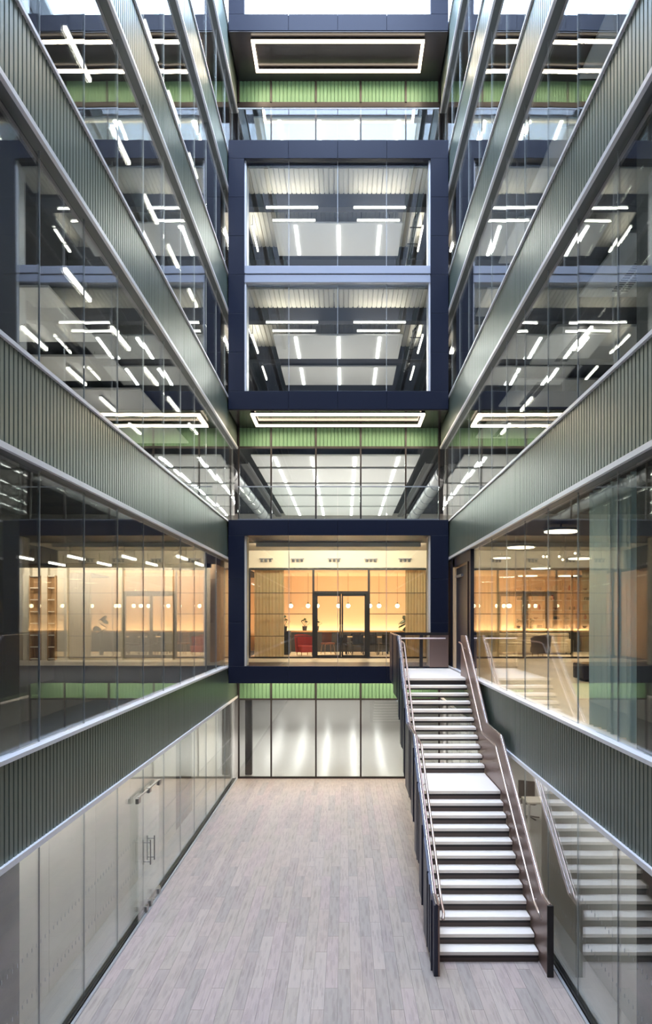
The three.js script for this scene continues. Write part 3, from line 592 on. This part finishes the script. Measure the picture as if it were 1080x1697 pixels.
  const plant = (label, x, y, d, h, big) => {
    const t = thing('potted_plant', label, 'plant', [x, y, d]);
    part('pot', new THREE.LatheGeometry([[0, 0], [0.09, 0], [0.12, 0.2], [0.1, 0.2], [0.09, 0.17], [0, 0.17]].map(([a, b]) => new THREE.Vector2(a, b)), 18), M.pot, t);
    for (let i = 0; i < (big ? 9 : 7); i++) {
      const a = i * 2.4 + 0.4, r = big ? 0.2 + 0.3 * ((i * 7) % 5) / 5 : 0.1 + 0.08 * (i % 3), hh = h * (0.55 + 0.45 * ((i * 3) % 5) / 4), e = [Math.cos(a) * r, 0.18 + hh, Math.sin(a) * r];
      const st = part('stem', tube([[0, 0.15, 0], [e[0] * 0.4, 0.15 + hh * 0.6, e[2] * 0.4], e], 0.007, 5, 10), M.leaf, t);
      const s = new THREE.Shape(), w = big ? 0.2 : 0.08; s.moveTo(0, 0); s.bezierCurveTo(w, 0.03, w, w * 1.6, 0, w * 2.4); s.bezierCurveTo(-w, w * 1.6, -w, 0.03, 0, 0);
      const g = new THREE.ExtrudeGeometry(s, { depth: 0.004, bevelEnabled: false, curveSegments: 8 }).rotateX(-Math.PI / 2 + 0.5).rotateY(-a + Math.PI / 2).translate(e[0], e[1], -e[2]);
      part('leaf', g, M.leaf, st);
    }
  };
  plant('large leafed potted plant behind the top of the stair in the lounge', 2.55, FL, 32.3, 1.25, true);
  plant('leafy plant on the dark cabinet beside the left curtain', -2.55, FL + 1.0, 33.0, 0.4, false);
  plant('small plant on the long counter, left of the red armchair', -1.85, FL + 0.97, 35.95, 0.3, false);
  plant('small plant on the long counter, behind the red armchair', -1.3, FL + 0.97, 35.95, 0.28, false);
  { const t = thing('sofa', 'long pale sofa in the lounge below the wall shelving', 'sofa', [8.0, FL, 33.4]);
    part('base', rbox(-1.7, 1.7, 0.08, 0.42, -0.45, 0.4, 0.05, 3), M.paleFabric, t); part('backrest', rbox(-1.7, 1.7, 0.35, 0.9, 0.2, 0.45, 0.06, 3), M.paleFabric, t);
    for (const s of [-1, 1]) part('armrest', rbox(s * 1.7 - s * 0.2, s * 1.7, 0.1, 0.65, -0.45, 0.4, 0.06, 3), M.paleFabric, t);
    for (const s of [-0.75, 0.75]) part('seat_cushion', rbox(s - 0.73, s + 0.73, 0.4, 0.52, -0.44, 0.2, 0.05, 3), M.paleFabric, t);
    for (const [a, b] of [[-1.6, -0.35], [1.6, -0.35], [-1.6, 0.35], [1.6, 0.35]]) part('foot', box(a - 0.03, a + 0.03, 0, 0.08, b - 0.03, b + 0.03), M.black, t); }
  { const t = thing('bench', 'dark upholstered bench with wooden top ledge behind the right glass', 'bench', [6.9, FL, 19.4]); part('seat', rbox(-1.1, 1.1, 0.05, 0.44, -0.4, 0.4, 0.04, 3), M.darkFabric, t); part('top', rbox(-1.12, 1.12, 0.44, 0.5, -0.42, 0.42, 0.012), M.woodPale, t); part('plinth', box(-1.0, 1.0, 0, 0.05, -0.33, 0.33), M.black, t); }
  // disc lamps of the right wing (one unseen, placed to backlight the curtain) and a festoon of bulbs
  [[4.28, 15.4, 0.34], [4.27, 18.9, 0.34], [4.5, 22.3, 0.25], [5.0, 11.6, 0.34], [7.5, 31.9, 0.4], [9.15, 31.9, 0.4], [6.8, 22.5, 0.34], [6.8, 27, 0.34]].forEach(([x, d, r], i) => {
    const t = thing('disc_lamp', ['round disc lamp under the dark ceiling behind the right glass, nearest to us', 'round disc lamp behind the right glass, second from us', 'round disc lamp behind the right glass, third from us beside the bulbs', 'unseen disc lamp placed to light the blue green curtain at the near right glass', 'round disc lamp over the lounge shelving, left one', 'round disc lamp over the lounge shelving, right one', 'round disc lamp deeper inside the right wing, over the bench', 'round disc lamp deep inside the right wing, before the partition'][i], 'lamp', [x, 7.3, d]);
    part('rim', cyl(r, r, 0.05, 32).translate(0, 0.0, 0), M.trimDark, t); part('diffuser', cyl(r * 0.96, r * 0.96, 0.02, 32).translate(0, -0.035, 0), M.lampWarm, t); part('stem', cyl(0.02, 0.02, 0.1, 8).translate(0, 0.07, 0), M.black, t);
    areaLight(t, 0, -0.05, 0, r * 1.6, r * 1.6, [1, 0.8, 0.56], 70);
  });
  for (let i = 0; i < 9; i++) {
    const x = 5.0 + i * 0.2, y = 7.1 + 0.08 * (i % 3 === 1 ? 1 : 0) - 0.05 * (i % 2);
    const t = thing('bulb_pendant', `bare bulb on a wire behind the right glass, ${ORD[i]} from the left of its cluster`, 'lamp', [x, y, 19.6 + (i % 2) * 0.4], 0, 'cluster of bare bulbs behind the right glass');
    part('bulb', new THREE.SphereGeometry(0.03, 12, 8), M.lampGlobe, t); part('socket', cyl(0.012, 0.018, 0.05, 8).translate(0, 0.045, 0), M.chrome, t); part('wire', tube([[0, 0.06, 0], [0.07, 7.43 - y, 0]], 0.004, 5), M.chrome, t);
  }
  { const l = thing('unseen_end_wall_lamp', 'unseen warm strip light placed to light the cream end wall behind the left glass', 'lamp', [-8.2, 7.43, 26.9]);  // unseen, placed to light the end wall; the baffle is added to hide it
    part('added_baffle', box(-3.6, 3.6, -0.15, 0, -0.05, -0.02), M.ceilingDark, l); part('diffuser', box(-3.5, 3.5, -0.13, -0.03, -0.02, 0), M.lampWarm, l); areaLight(l, 0, -0.08, 0.006, 6.96, 0.1, [1, 0.86, 0.68], 60, 'back'); }
  struct('floor', box(-11.95, -3.9, FL + 0.002, FL + 0.012, 25.4, 28.55), M.whiteFloor);  // pale colour stands in for the lit floor near the end wall
  // left wing: end wall with cream posts, panels and a bookcase
  const w = setting('wall'); part('end_wall', box(-12, -4.7, FL, 7.43, 28.6, 28.8), M.cream, w);
  for (const [x, hw] of [[-11.6, 0.13], [-10.94, 0.12], [-10.3, 0.18], [-8.2, 0.1], [-6.4, 0.13], [-4.9, 0.13]]) part('post', rbox(x - hw, x + hw, FL, 7.43, 28.35, 28.6, 0.01), M.cream, w);
  part('wall_panel', rbox(-10.1, -8.32, FL + 0.1, 7.2, 28.5, 28.6, 0.01), M.paleWall, w); part('wall_panel', rbox(-8.08, -6.55, FL + 0.1, 7.2, 28.5, 28.6, 0.01), M.paleWall, w); part('wall_panel', rbox(-6.25, -5.05, FL + 0.1, 7.2, 28.5, 28.6, 0.01), M.paleWall, w);
  [[-11.45, -11.08], [-10.8, -10.5]].forEach(([a, b], i) => {
    const t = thing('bookcase', `narrow dark bookcase between cream posts behind the left glass, ${i ? 'right' : 'left'} one`, 'bookcase', [(a + b) / 2, FL, 28.4]), h = (b - a) / 2;
    part('back', box(-h, h, 0, 3.1, 0.16, 0.19), M.wood, t); for (const s of [-1, 1]) part('side', box(s * h - s * 0.03, s * h, 0, 3.1, -0.16, 0.16), M.wood, t);
    for (let q = 0; q < 8; q++) part('shelf', box(-h + 0.03, h - 0.03, 0.05 + q * 0.43, 0.085 + q * 0.43, -0.16, 0.16), M.cream, t);
  });
}
// ground floor right: white table and a dark chair behind the glass
{ const t = thing('side_table', 'white table behind the right ground floor glass beside the stair', 'table', [5.3, 0, 20.6]); part('top', rbox(-0.55, 0.55, 0.7, 0.75, -0.35, 0.35, 0.012), M.tread, t); for (const [a, b] of [[-1, -1], [1, -1], [-1, 1], [1, 1]]) part('leg', box(a * 0.5 - 0.025, a * 0.5 + 0.025, 0, 0.7, b * 0.3 - 0.025, b * 0.3 + 0.025), M.trim, t);
  const c = thing('office_chair', 'dark office chair behind the right ground floor glass', 'chair', [5.1, 0, 21.5], 2.6); part('seat', rbox(-0.25, 0.25, 0.44, 0.52, -0.25, 0.25, 0.03, 3), M.darkFabric, c); part('backrest', rbox(-0.23, 0.23, 0.6, 1.1, 0.22, 0.27, 0.02, 3), M.darkFabric, c); part('stem', cyl(0.025, 0.025, 0.4, 10).translate(0, 0.25, 0), M.chrome, c); part('spine', box(-0.03, 0.03, 0.46, 0.7, 0.25, 0.28), M.black, c);
  for (let i = 0; i < 5; i++) part('foot', tube([[0, 0.08, 0], [0.28 * Math.cos(i * 1.257), 0.03, 0.28 * Math.sin(i * 1.257)]], 0.02, 8), M.black, c); }

renderer.render(scene, camera);
